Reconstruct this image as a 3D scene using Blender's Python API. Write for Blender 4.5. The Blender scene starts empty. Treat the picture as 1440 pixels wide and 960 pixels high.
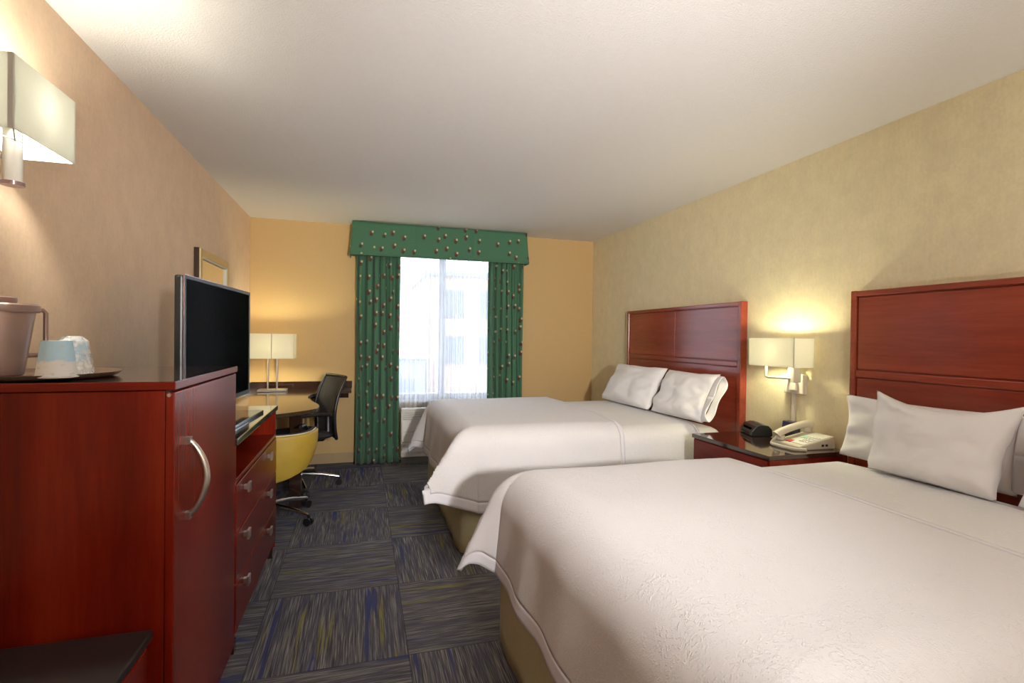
import bpy, bmesh, math, random
import numpy as np
from mathutils import Matrix, Vector, noise
PI = math.pi
rnd = random.Random(7)
scn = bpy.context.scene
COL = scn.collection

# ------------------------------------------------------------------ room dimensions (metres, camera on x=y=0)
L, R, D, C, BK = -1.03, 2.56, 5.38, 2.40, -1.7
CAMZ = 1.29

# ------------------------------------------------------------------ mesh helpers
class MB:
    """collects shapes; build() links them as ONE mesh object"""
    def __init__(s):
        s.v, s.f, s.uv = [], [], []
    def add(s, vs, fs, uvs=None):
        b = len(s.v)
        s.v += [tuple(v) for v in vs]
        s.f += [tuple(b + i for i in f) for f in fs]
        s.uv += list(uvs) if uvs is not None else [(0.0, 0.0)] * len(vs)
        return s
    def box(s, x0, x1, y0, y1, z0, z1, M=None):
        vs = [Vector((x, y, z)) for z in (z0, z1) for y in (y0, y1) for x in (x0, x1)]
        if M is not None: vs = [M @ v for v in vs]
        return s.add(vs, [(0, 2, 3, 1), (4, 5, 7, 6), (0, 1, 5, 4), (2, 6, 7, 3), (0, 4, 6, 2), (1, 3, 7, 5)])
    def hexa(s, p):   # 8 points, bottom ring then top ring (each counter-clockwise)
        return s.add(p, [(3, 2, 1, 0), (4, 5, 6, 7), (0, 1, 5, 4), (1, 2, 6, 5), (2, 3, 7, 6), (3, 0, 4, 7)])
    def prism(s, poly, z0, z1):
        n = len(poly)
        vs = [(x, y, z0) for x, y in poly] + [(x, y, z1) for x, y in poly]
        fs = [tuple(range(n - 1, -1, -1)), tuple(range(n, 2 * n))] + [(i, (i + 1) % n, n + (i + 1) % n, n + i) for i in range(n)]
        return s.add(vs, fs)
    def prism_y(s, poly, y0, y1):     # poly in (x,z)
        n = len(poly)
        vs = [(x, y0, z) for x, z in poly] + [(x, y1, z) for x, z in poly]
        fs = [tuple(range(n)), tuple(range(2 * n - 1, n - 1, -1))] + [((i + 1) % n, i, n + i, n + (i + 1) % n) for i in range(n)]
        return s.add(vs, fs)
    def lathe(s, prof, seg=32, c=(0, 0), sx=1, sy=1):   # prof (r,z)
        vs, fs = [], []
        for r, z in prof:
            for k in range(seg):
                a = 2 * PI * k / seg
                vs.append((c[0] + sx * r * math.cos(a), c[1] + sy * r * math.sin(a), z))
        m = len(prof)
        for i in range(m - 1):
            for k in range(seg):
                fs.append((i * seg + k, i * seg + (k + 1) % seg, (i + 1) * seg + (k + 1) % seg, (i + 1) * seg + k))
        fs.append(tuple(range(seg - 1, -1, -1)))
        fs.append(tuple((m - 1) * seg + k for k in range(seg)))
        return s.add(vs, fs)
    def tube(s, pts, r, seg=10, closed=False, flat=None):
        pts = [Vector(p) for p in pts]
        n = len(pts)
        rr = r if isinstance(r, (list, tuple)) else [r] * n
        vs, fs, N = [], [], None
        for i, p in enumerate(pts):
            if closed: t = pts[(i + 1) % n] - pts[i - 1]
            else: t = pts[min(i + 1, n - 1)] - pts[max(i - 1, 0)]
            t.normalize()
            if N is None:
                N = Vector((0, 0, 1)) if abs(t.z) < .9 else Vector((1, 0, 0))
            N = (N - t * N.dot(t)).normalized()
            B = t.cross(N)
            for k in range(seg):
                a = 2 * PI * k / seg
                vs.append(p + (N * math.cos(a) * (flat or 1) + B * math.sin(a)) * rr[i])
        m = n if closed else n - 1
        for i in range(m):
            j = (i + 1) % n
            for k in range(seg):
                k2 = (k + 1) % seg
                fs.append((i * seg + k, i * seg + k2, j * seg + k2, j * seg + k))
        if not closed:
            fs.append(tuple(range(seg - 1, -1, -1)))
            fs.append(tuple((n - 1) * seg + k for k in range(seg)))
        return s.add(vs, fs)
    def grid(s, nu, nv, fn, uvfn=None, keep=None):
        idx, vs, uv, fs = {}, [], [], []
        for i in range(nu):
            for j in range(nv):
                idx[i, j] = len(vs)
                u, v = i / (nu - 1), j / (nv - 1)
                vs.append(fn(u, v)); uv.append(uvfn(u, v) if uvfn else (u, v))
        for i in range(nu - 1):
            for j in range(nv - 1):
                if keep is None or keep(i, j):
                    fs.append((idx[i, j], idx[i + 1, j], idx[i + 1, j + 1], idx[i, j + 1]))
        used = sorted({k for f in fs for k in f}); mp = {k: n for n, k in enumerate(used)}
        return s.add([vs[k] for k in used], [tuple(mp[k] for k in f) for f in fs], [uv[k] for k in used])
    def build(s, name, mat, parent=None, bevel=0, smooth=False, solid=0, solid_off=-1, sub=0, world=False, seg=2):
        me = bpy.data.meshes.new(name)
        vs = s.v
        if parent is not None and world:
            W = Matrix.Identity(4); o = parent
            while o is not None:
                W = o.matrix_basis @ W; o = o.parent
            I = W.inverted(); vs = [tuple(I @ Vector(v)) for v in vs]
        me.from_pydata(vs, [], s.f); me.validate(); me.update()
        ul = me.uv_layers.new(name='UVMap')
        li = np.zeros(len(me.loops), dtype=np.int32); me.loops.foreach_get('vertex_index', li)
        ul.data.foreach_set('uv', np.array(s.uv, dtype=np.float32)[li].ravel())
        bm = bmesh.new(); bm.from_mesh(me)
        if not solid: bmesh.ops.recalc_face_normals(bm, faces=bm.faces)
        bm.to_mesh(me); bm.free()
        if mat: me.materials.append(mat)
        if smooth:
            me.polygons.foreach_set('use_smooth', [True] * len(me.polygons))
            me.set_sharp_from_angle(angle=math.radians(40 if smooth is True else smooth))
        o = bpy.data.objects.new(name, me); COL.objects.link(o)
        if parent is not None: o.parent = parent
        if solid:
            m = o.modifiers.new('solid', 'SOLIDIFY'); m.thickness = solid; m.offset = solid_off
        if sub:
            m = o.modifiers.new('sub', 'SUBSURF'); m.levels = sub; m.render_levels = sub
        if bevel:
            m = o.modifiers.new('bevel', 'BEVEL'); m.width = bevel; m.segments = seg; m.limit_method = 'ANGLE'; m.angle_limit = math.radians(40)
        return o

def thing(name, label, cat, loc=(0, 0, 0), rz=0, group=None):
    o = bpy.data.objects.new(name, None); COL.objects.link(o)
    o.location = loc; o.rotation_euler = (0, 0, rz); o.empty_display_size = .1
    o['label'] = label; o['category'] = cat
    if group: o['group'] = group
    return o
def tag(o, label, cat, group=None):
    o['label'] = label; o['category'] = cat
    if group: o['group'] = group
    return o
def struct(o):
    o['kind'] = 'structure'; return o
def copy_tree(o, parent=None):
    c = o.copy(); COL.objects.link(c)
    if parent is not None: c.parent = parent
    for ch in list(o.children): copy_tree(ch, c)
    return c
def catmull(P, n=8):
    out = []
    for i in range(len(P) - 1):
        p0, p1, p2, p3 = P[max(i - 1, 0)], P[i], P[i + 1], P[min(i + 2, len(P) - 1)]
        for k in range(n):
            t = k / n
            out.append(tuple(.5 * (2 * b + (c - a) * t + (2 * a - 5 * b + 4 * c - d) * t * t + (3 * b - a - 3 * c + d) * t ** 3) for a, b, c, d in zip(p0, p1, p2, p3)))
    out.append(tuple(P[-1])); return out

# ------------------------------------------------------------------ materials
class NT:
    def __init__(s, name):
        s.m = bpy.data.materials.new(name); s.m.use_nodes = True
        s.t = s.m.node_tree; s.t.nodes.clear()
        s.out = s.t.nodes.new('ShaderNodeOutputMaterial')
    def n(s, typ, **kw):
        nd = s.t.nodes.new('ShaderNode' + typ)
        for k, v in kw.items():
            if k in nd.inputs.keys(): s.set(nd.inputs[k], v)
            else: setattr(nd, k, v)
        return nd
    def set(s, inp, v):
        if isinstance(v, bpy.types.NodeSocket): s.t.links.new(v, inp)
        elif isinstance(v, (tuple, list)) and len(v) == 3 and inp.type == 'RGBA': inp.default_value = (*v, 1)
        else: inp.default_value = v
    def math(s, op, a, b=0.0, c=None):
        nd = s.t.nodes.new('ShaderNodeMath'); nd.operation = op
        s.set(nd.inputs[0], a); s.set(nd.inputs[1], b)
        if c is not None: s.set(nd.inputs[2], c)
        return nd.outputs[0]
    def mix(s, f, a, b, mode='MIX'):
        nd = s.t.nodes.new('ShaderNodeMix'); nd.data_type = 'RGBA'; nd.blend_type = mode
        s.set(nd.inputs[0], f); s.set(nd.inputs[6], a); s.set(nd.inputs[7], b)
        return nd.outputs[2]
    def coord(s, kind='Object', scale=(1, 1, 1)):
        tc = s.t.nodes.new('ShaderNodeTexCoord')
        mp = s.t.nodes.new('ShaderNodeMapping'); mp.inputs['Scale'].default_value = scale
        s.t.links.new(tc.outputs[kind], mp.inputs['Vector']); return mp.outputs[0]
    def noise(s, vec, scale=5, detail=3, rough=.5, out='Fac'):
        nd = s.n('TexNoise'); s.set(nd.inputs['Vector'], vec)
        nd.inputs['Scale'].default_value = scale; nd.inputs['Detail'].default_value = detail; nd.inputs['Roughness'].default_value = rough
        return nd.outputs[out]
    def ramp(s, fac, stops, interp='LINEAR'):
        nd = s.n('ValToRGB'); s.set(nd.inputs[0], fac); cr = nd.color_ramp; cr.interpolation = interp
        while len(cr.elements) < len(stops): cr.elements.new(.5)
        for e, (p, c) in zip(cr.elements, stops):
            e.position = p; e.color = (*c, 1) if len(c) == 3 else c
        return nd.outputs[0]
    def bump(s, h, strength=.3, dist=.01):
        nd = s.n('Bump'); s.set(nd.inputs['Height'], h); nd.inputs['Strength'].default_value = strength; nd.inputs['Distance'].default_value = dist
        return nd.outputs[0]
    def principled(s, **kw):
        p = s.n('BsdfPrincipled')
        for k, v in kw.items(): s.set(p.inputs[k.replace('_', ' ')], v)
        s.t.links.new(p.outputs[0], s.out.inputs[0]); return s.m

def plain(name, col, rough=.5, metal=0, spec=.5, coat=0, var=.06, vscale=20, ior=1.5):
    t = NT(name)
    nz = t.noise(t.coord(), vscale, 3)
    c = t.mix(nz, tuple(x * (1 - var) for x in col), tuple(min(1, x * (1 + var)) for x in col))
    return t.principled(Base_Color=c, Roughness=rough, Metallic=metal, Specular_IOR_Level=spec, Coat_Weight=coat, IOR=ior)

def wood(name, dark, mid, light, axis='x', rough=.24, coat=.10, scale=1.0, spec=.22, crough=.2, bmp=.06):
    t = NT(name)
    sc = {'x': (1.2, 14, 14), 'y': (14, 1.2, 14), 'z': (14, 14, 1.0)}[axis]
    v = t.coord('Object', tuple(k * scale for k in sc))
    big = t.noise(t.coord('Object', tuple(k * scale * .35 for k in sc)), 1.0, 3, .6)
    fine = t.noise(v, 5.0, 4, .65)
    f = t.math('ADD', t.math('MULTIPLY', big, .72), t.math('MULTIPLY', fine, .28))
    c = t.ramp(f, [(.3, dark), (.5, mid), (.7, light)])
    return t.principled(Base_Color=c, Roughness=rough, Coat_Weight=coat, Coat_Roughness=crough, Specular_IOR_Level=spec,
                        Normal=t.bump(fine, bmp, .002))

def wallpaper(name, col, amt=.10, vstripe=0):
    t = NT(name)
    v = t.coord()
    a = t.noise(v, 9, 5, .7); b = t.noise(v, 70, 3, .6)
    thread = t.noise(t.coord('Object', (90, 90, 14)), 1.0, 3, .6)
    f = t.math('ADD', t.math('MULTIPLY', a, .5), t.math('ADD', t.math('MULTIPLY', b, .3), t.math('MULTIPLY', thread, .2)))
    c = t.ramp(f, [(.32, tuple(x * (1 - amt) for x in col)), (.68, tuple(x * (1 + amt) for x in col))])
    return t.principled(Base_Color=c, Roughness=.75, Specular_IOR_Level=.25, Normal=t.bump(f, .25, .004))

def carpet_mat():
    t = NT('carpet_tiles')
    tc = t.n('TexCoord'); sep = t.n('SeparateXYZ'); t.set(sep.inputs[0], tc.outputs['Object'])
    S = .61
    x = t.math('SUBTRACT', sep.outputs[0], .195); y = t.math('SUBTRACT', sep.outputs[1], 2.07)
    xs = t.math('DIVIDE', x, S); ys = t.math('DIVIDE', y, S)
    ix = t.math('FLOOR', xs); iy = t.math('FLOOR', ys)
    par = t.math('FLOORED_MODULO', t.math('ADD', ix, iy), 2.0)
    par = t.math('GREATER_THAN', par, .5)
    def sel(a, b): return t.math('ADD', t.math('MULTIPLY', a, t.math('SUBTRACT', 1.0, par)), t.math('MULTIPLY', b, par))
    across = sel(sep.outputs[1], sep.outputs[0]); along = sel(sep.outputs[0], sep.outputs[1])
    seed = t.math('ADD', t.math('MULTIPLY', ix, 7.31), t.math('MULTIPLY', iy, 3.17))
    def strip(ka, kl, off, detail=2):
        cb = t.n('CombineXYZ'); t.set(cb.inputs[0], t.math('MULTIPLY', across, ka)); t.set(cb.inputs[1], t.math('MULTIPLY', along, kl)); t.set(cb.inputs[2], t.math('ADD', seed, off))
        return t.noise(cb.outputs[0], 1.0, detail, .6)
    fine = strip(250, 6, 0); base = strip(36, 2.2, 9.7)
    loops = t.noise(tc.outputs['Object'], 260, 2, .6)
    c = t.ramp(fine, [(.30, (.045, .042, .046)), (.50, (.135, .130, .145)), (.68, (.38, .36, .345))])
    c = t.mix(t.ramp(base, [(.42, (0, 0, 0)), (.62, (1, 1, 1))]), c, t.mix(.6, c, (.085, .09, .135)))
    yl = t.ramp(strip(23, 1.5, 31.3, 1), [(.655, (0, 0, 0)), (.69, (1, 1, 1))])
    c = t.mix(t.math('MULTIPLY', yl, t.ramp(fine, [(.42, (.1,) * 3), (.56, (.8,) * 3)])), c, (.30, .27, .045))
    bl = t.ramp(strip(21, 1.4, 77.1, 1), [(.645, (0, 0, 0)), (.68, (1, 1, 1))])
    c = t.mix(t.math('MULTIPLY', bl, t.ramp(fine, [(.4, (.2,) * 3), (.55, (.85,) * 3)])), c, (.025, .045, .24))
    gl = t.ramp(strip(60, 2.5, 51.9, 1), [(.64, (0, 0, 0)), (.69, (1, 1, 1))])
    c = t.mix(t.math('MULTIPLY', gl, .55), c, (.30, .28, .26))
    fx = t.math('ABSOLUTE', t.math('SUBTRACT', t.math('FRACT', xs), .5)); fy = t.math('ABSOLUTE', t.math('SUBTRACT', t.math('FRACT', ys), .5))
    seam = t.math('GREATER_THAN', t.math('MAXIMUM', fx, fy), .4955)
    c = t.mix(t.math('MULTIPLY', seam, .5), c, (.02, .02, .025))
    c = t.mix(t.math('MULTIPLY', loops, .4), c, (.05, .05, .055))
    h = t.math('ADD', fine, t.math('MULTIPLY', loops, .8))
    return t.principled(Base_Color=c, Roughness=.95, Specular_IOR_Level=.1, Normal=t.bump(h, .5, .006))

def linen(name, col, bump=.35, jac=True, scale=1.0):
    t = NT(name)
    v = t.coord('UV')
    w = t.noise(v, 500, 2, .5)
    if jac:
        a = t.noise(v, 40 * scale, 3, .6, 'Color')
        warp = t.mix(.08, v, a, 'ADD')
        vo = t.n('TexVoronoi', feature='SMOOTH_F1'); t.set(vo.inputs['Vector'], warp); vo.inputs['Scale'].default_value = 70 * scale
        vine = t.ramp(vo.outputs['Distance'], [(.15, (1, 1, 1)), (.42, (0, 0, 0))])
        patch = t.ramp(t.noise(v, 9 * scale, 2), [(.4, (.25,) * 3), (.58, (1,) * 3)])
        h = t.math('ADD', t.math('MULTIPLY', vine, patch), t.math('MULTIPLY', w, .25))
        c = t.mix(t.math('MULTIPLY', vine, patch), col, tuple(x * 1.05 for x in col))
    else:
        h = t.math('ADD', t.noise(v, 14, 4, .6), t.math('MULTIPLY', w, .1))
        c = t.mix(t.noise(v, 6, 3), tuple(x * .98 for x in col), col)
    return t.principled(Base_Color=c, Roughness=.8, Specular_IOR_Level=.2, Sheen_Weight=.15, Normal=t.bump(h, bump, .004))

def drapery():
    t = NT('green_print_fabric')
    v = t.coord('UV')
    weave = t.noise(t.coord('UV', (300, 60, 1)), 1.0, 3)
    c = t.mix(weave, (.045, .126, .068), (.078, .200, .116))
    def dots(sc, off, rad, col, c, keep):
        mp = t.n('Mapping'); t.set(mp.inputs[0], v); mp.inputs['Scale'].default_value = (sc, sc * .8, 1); mp.inputs['Location'].default_value = (*off, 0)
        vo = t.n('TexVoronoi'); vo.voronoi_dimensions = '2D'; t.set(vo.inputs['Vector'], mp.outputs[0]); vo.inputs['Scale'].default_value = 1; vo.inputs['Randomness'].default_value = .6
        f = t.ramp(vo.outputs['Distance'], [(rad, (1,) * 3), (rad * 1.35, (0,) * 3)])
        sp = t.n('SeparateColor'); t.set(sp.inputs[0], vo.outputs['Color'])
        return t.mix(t.math('MULTIPLY', f, t.math('LESS_THAN', sp.outputs[0], keep)), c, col)
    c = dots(9.5, (.13, .2), .12, (.075, .045, .035), c, .75)
    c = dots(9.5, (.20, .05), .085, (.17, .050, .040), c, .55)
    c = dots(9.5, (.0, .0), .075, (.55, .45, .28), c, .8)
    return t.principled(Base_Color=c, Roughness=.75, Specular_IOR_Level=.25, Sheen_Weight=.1, Normal=t.bump(weave, .15, .002))

def sheer_mat():
    t = NT('white_sheer')
    n1 = t.noise(t.coord('UV', (70, .7, 1)), 1.0, 3, .6)
    n2 = t.noise(t.coord('UV', (22, .3, 1)), 1.0, 2, .5)
    d = t.n('BsdfDiffuse', Color=(.78, .78, .80)); tr = t.n('BsdfTranslucent', Color=(.52, .53, .56)); tp = t.n('BsdfTransparent', Color=(1, 1, 1))
    m1 = t.n('MixShader'); m1.inputs[0].default_value = .5
    t.t.links.new(d.outputs[0], m1.inputs[1]); t.t.links.new(tr.outputs[0], m1.inputs[2])
    m2 = t.n('MixShader')
    f = t.math('ADD', t.math('MULTIPLY', n1, .55), t.math('MULTIPLY', n2, .5))
    t.set(m2.inputs[0], t.ramp(f, [(.36, (.48,) * 3), (.68, (.94,) * 3)]))
    t.t.links.new(tp.outputs[0], m2.inputs[1]); t.t.links.new(m1.outputs[0], m2.inputs[2])
    t.t.links.new(m2.outputs[0], t.out.inputs[0]); return t.m

def shade_mat(name, col, glow=.46):
    t = NT(name)
    w = t.noise(t.coord('Object', (350, 350, 350)), 1.0, 2)
    c = t.mix(w, tuple(x * .95 for x in col), col)
    d = t.n('BsdfDiffuse', Color=c); tr = t.n('BsdfTranslucent', Color=c)
    m = t.n('MixShader'); m.inputs[0].default_value = glow
    t.t.links.new(d.outputs[0], m.inputs[1]); t.t.links.new(tr.outputs[0], m.inputs[2]); t.t.links.new(m.outputs[0], t.out.inputs[0]); return t.m
def emit(name, col, s):
    t = NT(name); e = t.n('Emission', Color=col); e.inputs['Strength'].default_value = s
    t.t.links.new(e.outputs[0], t.out.inputs[0]); return t.m
def glass_pane():
    t = NT('window_glass'); tp = t.n('BsdfTransparent', Color=(.95, .97, .97)); g = t.n('BsdfGlossy', Color=(1, 1, 1)); g.inputs['Roughness'].default_value = .02
    fr = t.n('Fresnel'); fr.inputs[0].default_value = 1.45
    m = t.n('MixShader'); t.set(m.inputs[0], fr.outputs[0]); t.t.links.new(tp.outputs[0], m.inputs[1]); t.t.links.new(g.outputs[0], m.inputs[2]); t.t.links.new(m.outputs[0], t.out.inputs[0]); return t.m

CH_D, CH_M, CH_L = (.070, .0030, .0010), (.155, .0088, .0026), (.24, .022, .0060)
M = dict(
    wall_l=wallpaper('tan_wallcovering', (.77, .575, .41)),
    wall_f=plain('amber_tan_paint', (.57, .39, .175), .7, spec=.3, var=.04, vscale=60),
    wall_r=wallpaper('beige_wallcovering', (.76, .665, .43)),
    wall_b=plain('back_paint', (.55, .47, .36), .8),
    carpet=carpet_mat(),
    wood_v=wood('cherry_vertical', CH_D, CH_M, CH_L, 'z'),
    wood_h=wood('cherry_along_wall', CH_D, CH_M, CH_L, 'y'),
    wood_x=wood('cherry_across', CH_D, CH_M, CH_L, 'x'),
    wood_hb=wood('cherry_headboard', (.145, .018, .008), (.25, .036, .017), (.34, .060, .028), 'y', rough=.2, coat=.5, spec=.5),
    wood_dark=wood('espresso_laminate', (.018, .008, .006), (.030, .013, .010), (.045, .021, .015), 'y', rough=.12, coat=.8, spec=.5, crough=.06, bmp=.01),
    desk=wood('desk_laminate', (.026, .016, .008), (.042, .026, .013), (.060, .038, .018), 'x', rough=.14, coat=.6, spec=.5, crough=.08, bmp=.01),
    bench=plain('charcoal_laminate', (.018, .013, .013), .45, spec=.4, var=.2, vscale=8),
    nickel=plain('brushed_nickel', (.62, .58, .52), .32, 1, var=.08, vscale=40),
    chrome=plain('polished_chrome', (.75, .75, .76), .15, 1, var=.03),
    ivory=plain('ivory_metal', (.62, .56, .47), .35, .15, var=.04),
    black=plain('black_plastic', (.012, .012, .013), .35, var=.2),
    softblack=plain('charcoal_fabric', (.022, .020, .022), .8, var=.3, vscale=200),
    screen=plain('dark_screen', (.0015, .0015, .0018), .16, spec=.5, var=.05, ior=1.03),
    gloss=plain('gloss_black', (.010, .009, .008), .08, spec=.5, var=.05),
    rim=plain('polished_bezel', (.42, .30, .33), .15, .8, var=.05),
    drape=drapery(), sheer=sheer_mat(),
    shade=shade_mat('ivory_shade_linen', (.88, .86, .77)),
    shade_w=shade_mat('white_shade_linen', (.90, .91, .86), .62),
    seam=plain('shade_seam', (.45, .42, .30), .7),
    comforter=linen('white_jacquard', (.70, .68, .69), .5, True, 1.25),
    blanket=linen('white_matelasse', (.74, .725, .715), .4, True, .8),
    border=linen('plain_white_border', (.73, .715, .76), .12, False),
    sheet=linen('white_sheet', (.80, .785, .77), .12, False),
    pillow=linen('white_pillowcase', (.84, .825, .82), .22, False),
    skirt=plain('sage_bed_skirt', (.50, .445, .265), .85, var=.12, vscale=90),
    white_pl=plain('white_plastic', (.66, .64, .60), .4, var=.03),
    grey_pl=plain('grey_plastic', (.16, .15, .14), .6),  # plain dark grey for the kick base and clock buttons
    phone=plain('cream_plastic', (.62, .57, .44), .4, var=.04),
    phone_key=plain('pale_key', (.70, .69, .62), .5),
    green_lab=plain('mint_label', (.30, .55, .38), .6), red_lab=plain('red_label', (.45, .03, .02), .5),
    navy=plain('navy_plastic', (.035, .032, .075), .4, var=.15),
    yellow=plain('mustard_vinyl', (.50, .34, .045), .5, var=.14, vscale=12),
    piping=plain('white_piping', (.65, .62, .50), .6),
    gold=plain('pale_gold_frame', (.62, .50, .28), .35, .5, var=.1),
    frame_dark=plain('dark_frame_side', (.035, .018, .012), .4),
    mirror=plain('mirror_glass', (.82, .82, .80), .03, 1, var=.01),
    bucket=plain('rose_steel', (.33, .22, .19), .38, .55, var=.06),
    tray=plain('brown_tray', (.17, .105, .075), .3, coat=.4, var=.15),
    glass=glass_pane(), frame=plain('white_window_frame', (.62, .63, .66), .5, var=.02),
    trim=plain('tan_baseboard', (.40, .285, .150), .5, var=.04),
)
t = NT('textured_ceiling'); v = t.coord(); h = t.noise(v, 120, 3, .7)
c = t.mix(t.noise(v, 30, 3), (.76, .735, .71), (.80, .775, .75))
M['ceil'] = t.principled(Base_Color=c, Roughness=.9, Specular_IOR_Level=.1, Normal=t.bump(h, .5, .01))
t = NT('paper_cup_print'); v = t.coord('UV')
sp = t.n('SeparateXYZ'); t.set(sp.inputs[0], v)
edge = t.math('ADD', sp.outputs[1], t.math('MULTIPLY', t.math('SUBTRACT', t.noise(t.coord('UV', (6, 3, 1)), 1.0, 3), .5), .35))
c = t.mix(t.ramp(edge, [(.42, (0, 0, 0)), (.47, (1, 1, 1))]), (.78, .77, .76), (.45, .66, .80))
c = t.mix(t.ramp(t.noise(t.coord('UV', (14, 12, 1)), 1.0, 3), [(.6, (0, 0, 0)), (.66, (.55,) * 3)]), c, (.55, .50, .46))
M['cup'] = t.principled(Base_Color=c, Roughness=.6)
t = NT('clear_wrapper'); d = t.n('BsdfPrincipled'); t.set(d.inputs['Base Color'], (.85, .85, .83)); d.inputs['Roughness'].default_value = .2
tp = t.n('BsdfTransparent'); mx = t.n('MixShader'); mx.inputs[0].default_value = .45
t.set(mx.inputs[0], t.ramp(t.noise(t.coord(), 60, 2), [(.4, (.2,) * 3), (.65, (.75,) * 3)]))
t.t.links.new(tp.outputs[0], mx.inputs[1]); t.t.links.new(d.outputs[0], mx.inputs[2]); t.t.links.new(mx.outputs[0], t.out.inputs[0]); M['wrap'] = t.m
t = NT('back_mesh'); v = t.coord('UV', (110, 110, 1)); ck = t.n('TexChecker'); t.set(ck.inputs[0], v); ck.inputs['Scale'].default_value = 1
d = t.n('BsdfPrincipled'); t.set(d.inputs['Base Color'], (.035, .03, .033)); d.inputs['Roughness'].default_value = .7
tp = t.n('BsdfTransparent'); mx = t.n('MixShader'); t.set(mx.inputs[0], t.math('ADD', t.math('MULTIPLY', ck.outputs['Fac'], .25), .72))
t.t.links.new(tp.outputs[0], mx.inputs[1]); t.t.links.new(d.outputs[0], mx.inputs[2]); t.t.links.new(mx.outputs[0], t.out.inputs[0]); M['mesh'] = t.m

LAMP = (1.0, .94, .60)
E_BED, E_LEFT, E_DESK, E_FILL_DOME, E_FILL_UP, E_SKY, EXPO, E_FILL_SPOT = 255, 570, 310, 38, 75, 13.0, 0.16, 600  # includes strengths of the added lights behind the camera
M['bulb'] = emit('bedside_bulb_glow', LAMP, E_BED)
M['bulb_l'] = emit('wall_bulb_glow', (1.0, .95, .80), E_LEFT)
M['bulb_d'] = emit('desk_bulb_glow', LAMP, E_DESK)
M['fill_dome'] = emit('fill_dome_glow', (1.0, .955, .915), E_FILL_DOME)  # glow of the added ceiling fill
M['fill_uplight'] = emit('fill_uplight_glow', (1.0, .955, .915), E_FILL_UP)  # glow of the added floor uplight

# ------------------------------------------------------------------ setting
struct(MB().box(L - .1, R + .1, BK - .1, D + .2, -.1, 0).build('floor', M['carpet']))
struct(MB().box(L - .1, R + .1, BK - .1, D + .2, C, C + .1).build('ceiling', M['ceil']))
struct(MB().box(L - .1, L, BK, D, 0, C).build('wall_left', M['wall_l']))
struct(MB().box(R, R + .1, BK, D, 0, C).build('wall_right', M['wall_r']))
struct(MB().box(L - .1, R + .1, BK - .1, BK, 0, C).build('wall_back', M['wall_b']))
WX0, WX1, WZ0, WZ1 = .24, 1.44, .62, 2.22
wf = MB()
wf.box(L - .1, WX0, D, D + .2, 0, C); wf.box(WX1, R + .1, D, D + .2, 0, C)
wf.box(WX0, WX1, D, D + .2, 0, WZ0); wf.box(WX0, WX1, D, D + .2, WZ1, C)
struct(wf.build('wall_far', M['wall_f']))
struct(MB().box(L + .012, -.06, D - .012, D, 0, .10).build('baseboard_far', M['trim'], bevel=.003))
struct(MB().box(1.72, R, D - .012, D, 0, .10).build('baseboard_right_of_window', M['trim'], bevel=.003))
struct(MB().box(L, L + .012, 3.26, D, 0, .10).build('baseboard_left', M['trim'], bevel=.003))
# window
win = MB()
for b in ((WX0, WX0 + .05, WZ0, WZ1), (WX1 - .05, WX1, WZ0, WZ1), (WX0, WX1, WZ0, WZ0 + .05), (WX0, WX1, WZ1 - .05, WZ1)):
    win.box(b[0], b[1], D + .10, D + .16, b[2], b[3])
w1 = struct(win.build('window_1', M['frame'], bevel=.004))
MB().box(.80, .87, D + .105, D + .155, WZ0 + .05, WZ1 - .05).build('window_mullion', M['frame'], w1, bevel=.004)
MB().box(WX0 + .05, .80, D + .128, D + .132, WZ0 + .05, WZ1 - .05).build('window_pane', M['glass'], w1)
MB().box(.87, WX1 - .05, D + .128, D + .132, WZ0 + .05, WZ1 - .05).build('window_pane', M['glass'], w1)
MB().box(WX0, WX1, D - .02, D + .10, WZ0 - .025, WZ0).build('window_sill', M['frame'], w1, bevel=.004)

# ------------------------------------------------------------------ outside
t = NT('asphalt'); M['asphalt'] = t.principled(Base_Color=t.mix(t.noise(t.coord(), .4, 3), (.10, .105, .11), (.15, .155, .16)), Roughness=.9)
o = MB().box(-40, 60, D + .25, 90, -3.7, -3.5).build('parking_ground', M['asphalt']); struct(o)
M['stucco'] = plain('peach_stucco', (.25, .165, .11), .9, var=.05, vscale=2)
M['stucco2'] = plain('grey_stucco', (.13, .14, .16), .9, var=.05, vscale=2)
M['darkwin'] = plain('dark_pane', (.06, .07, .09), .2, var=.1)
b = thing('neighbouring_building', 'peach stucco building seen through the right half of the sheer curtain', 'building', (4.6, 22, -3.5))
MB().box(-1.9, 3.5, 0, 7, 0, 7.4).build('wall', M['stucco'], b)
MB().box(-2.0, 3.6, -.1, 7.1, 7.4, 7.6).build('roof', M['stucco2'], b)
for x in (-1.2, .4, 2.0):
    for z in (3.6, 5.6):
        MB().box(x, x + .9, -.05, .06, z, z + 1.2).build('window', M['darkwin'], b)
b = thing('low_outbuilding', 'low grey building beyond the left half of the sheer curtain', 'building', (1.4, 20, -3.5))
MB().box(-1.8, 1.0, 0, 5, 0, 3.9).build('wall', M['stucco2'], b)
MB().box(-1.9, 1.1, -.1, 5.1, 3.9, 4.05).build('roof', M['frame'], b)
for x in (-1.3, -.1):
    MB().box(x, x + .7, -.05, .06, 2.0, 3.1).build('window', M['darkwin'], b)

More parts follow.
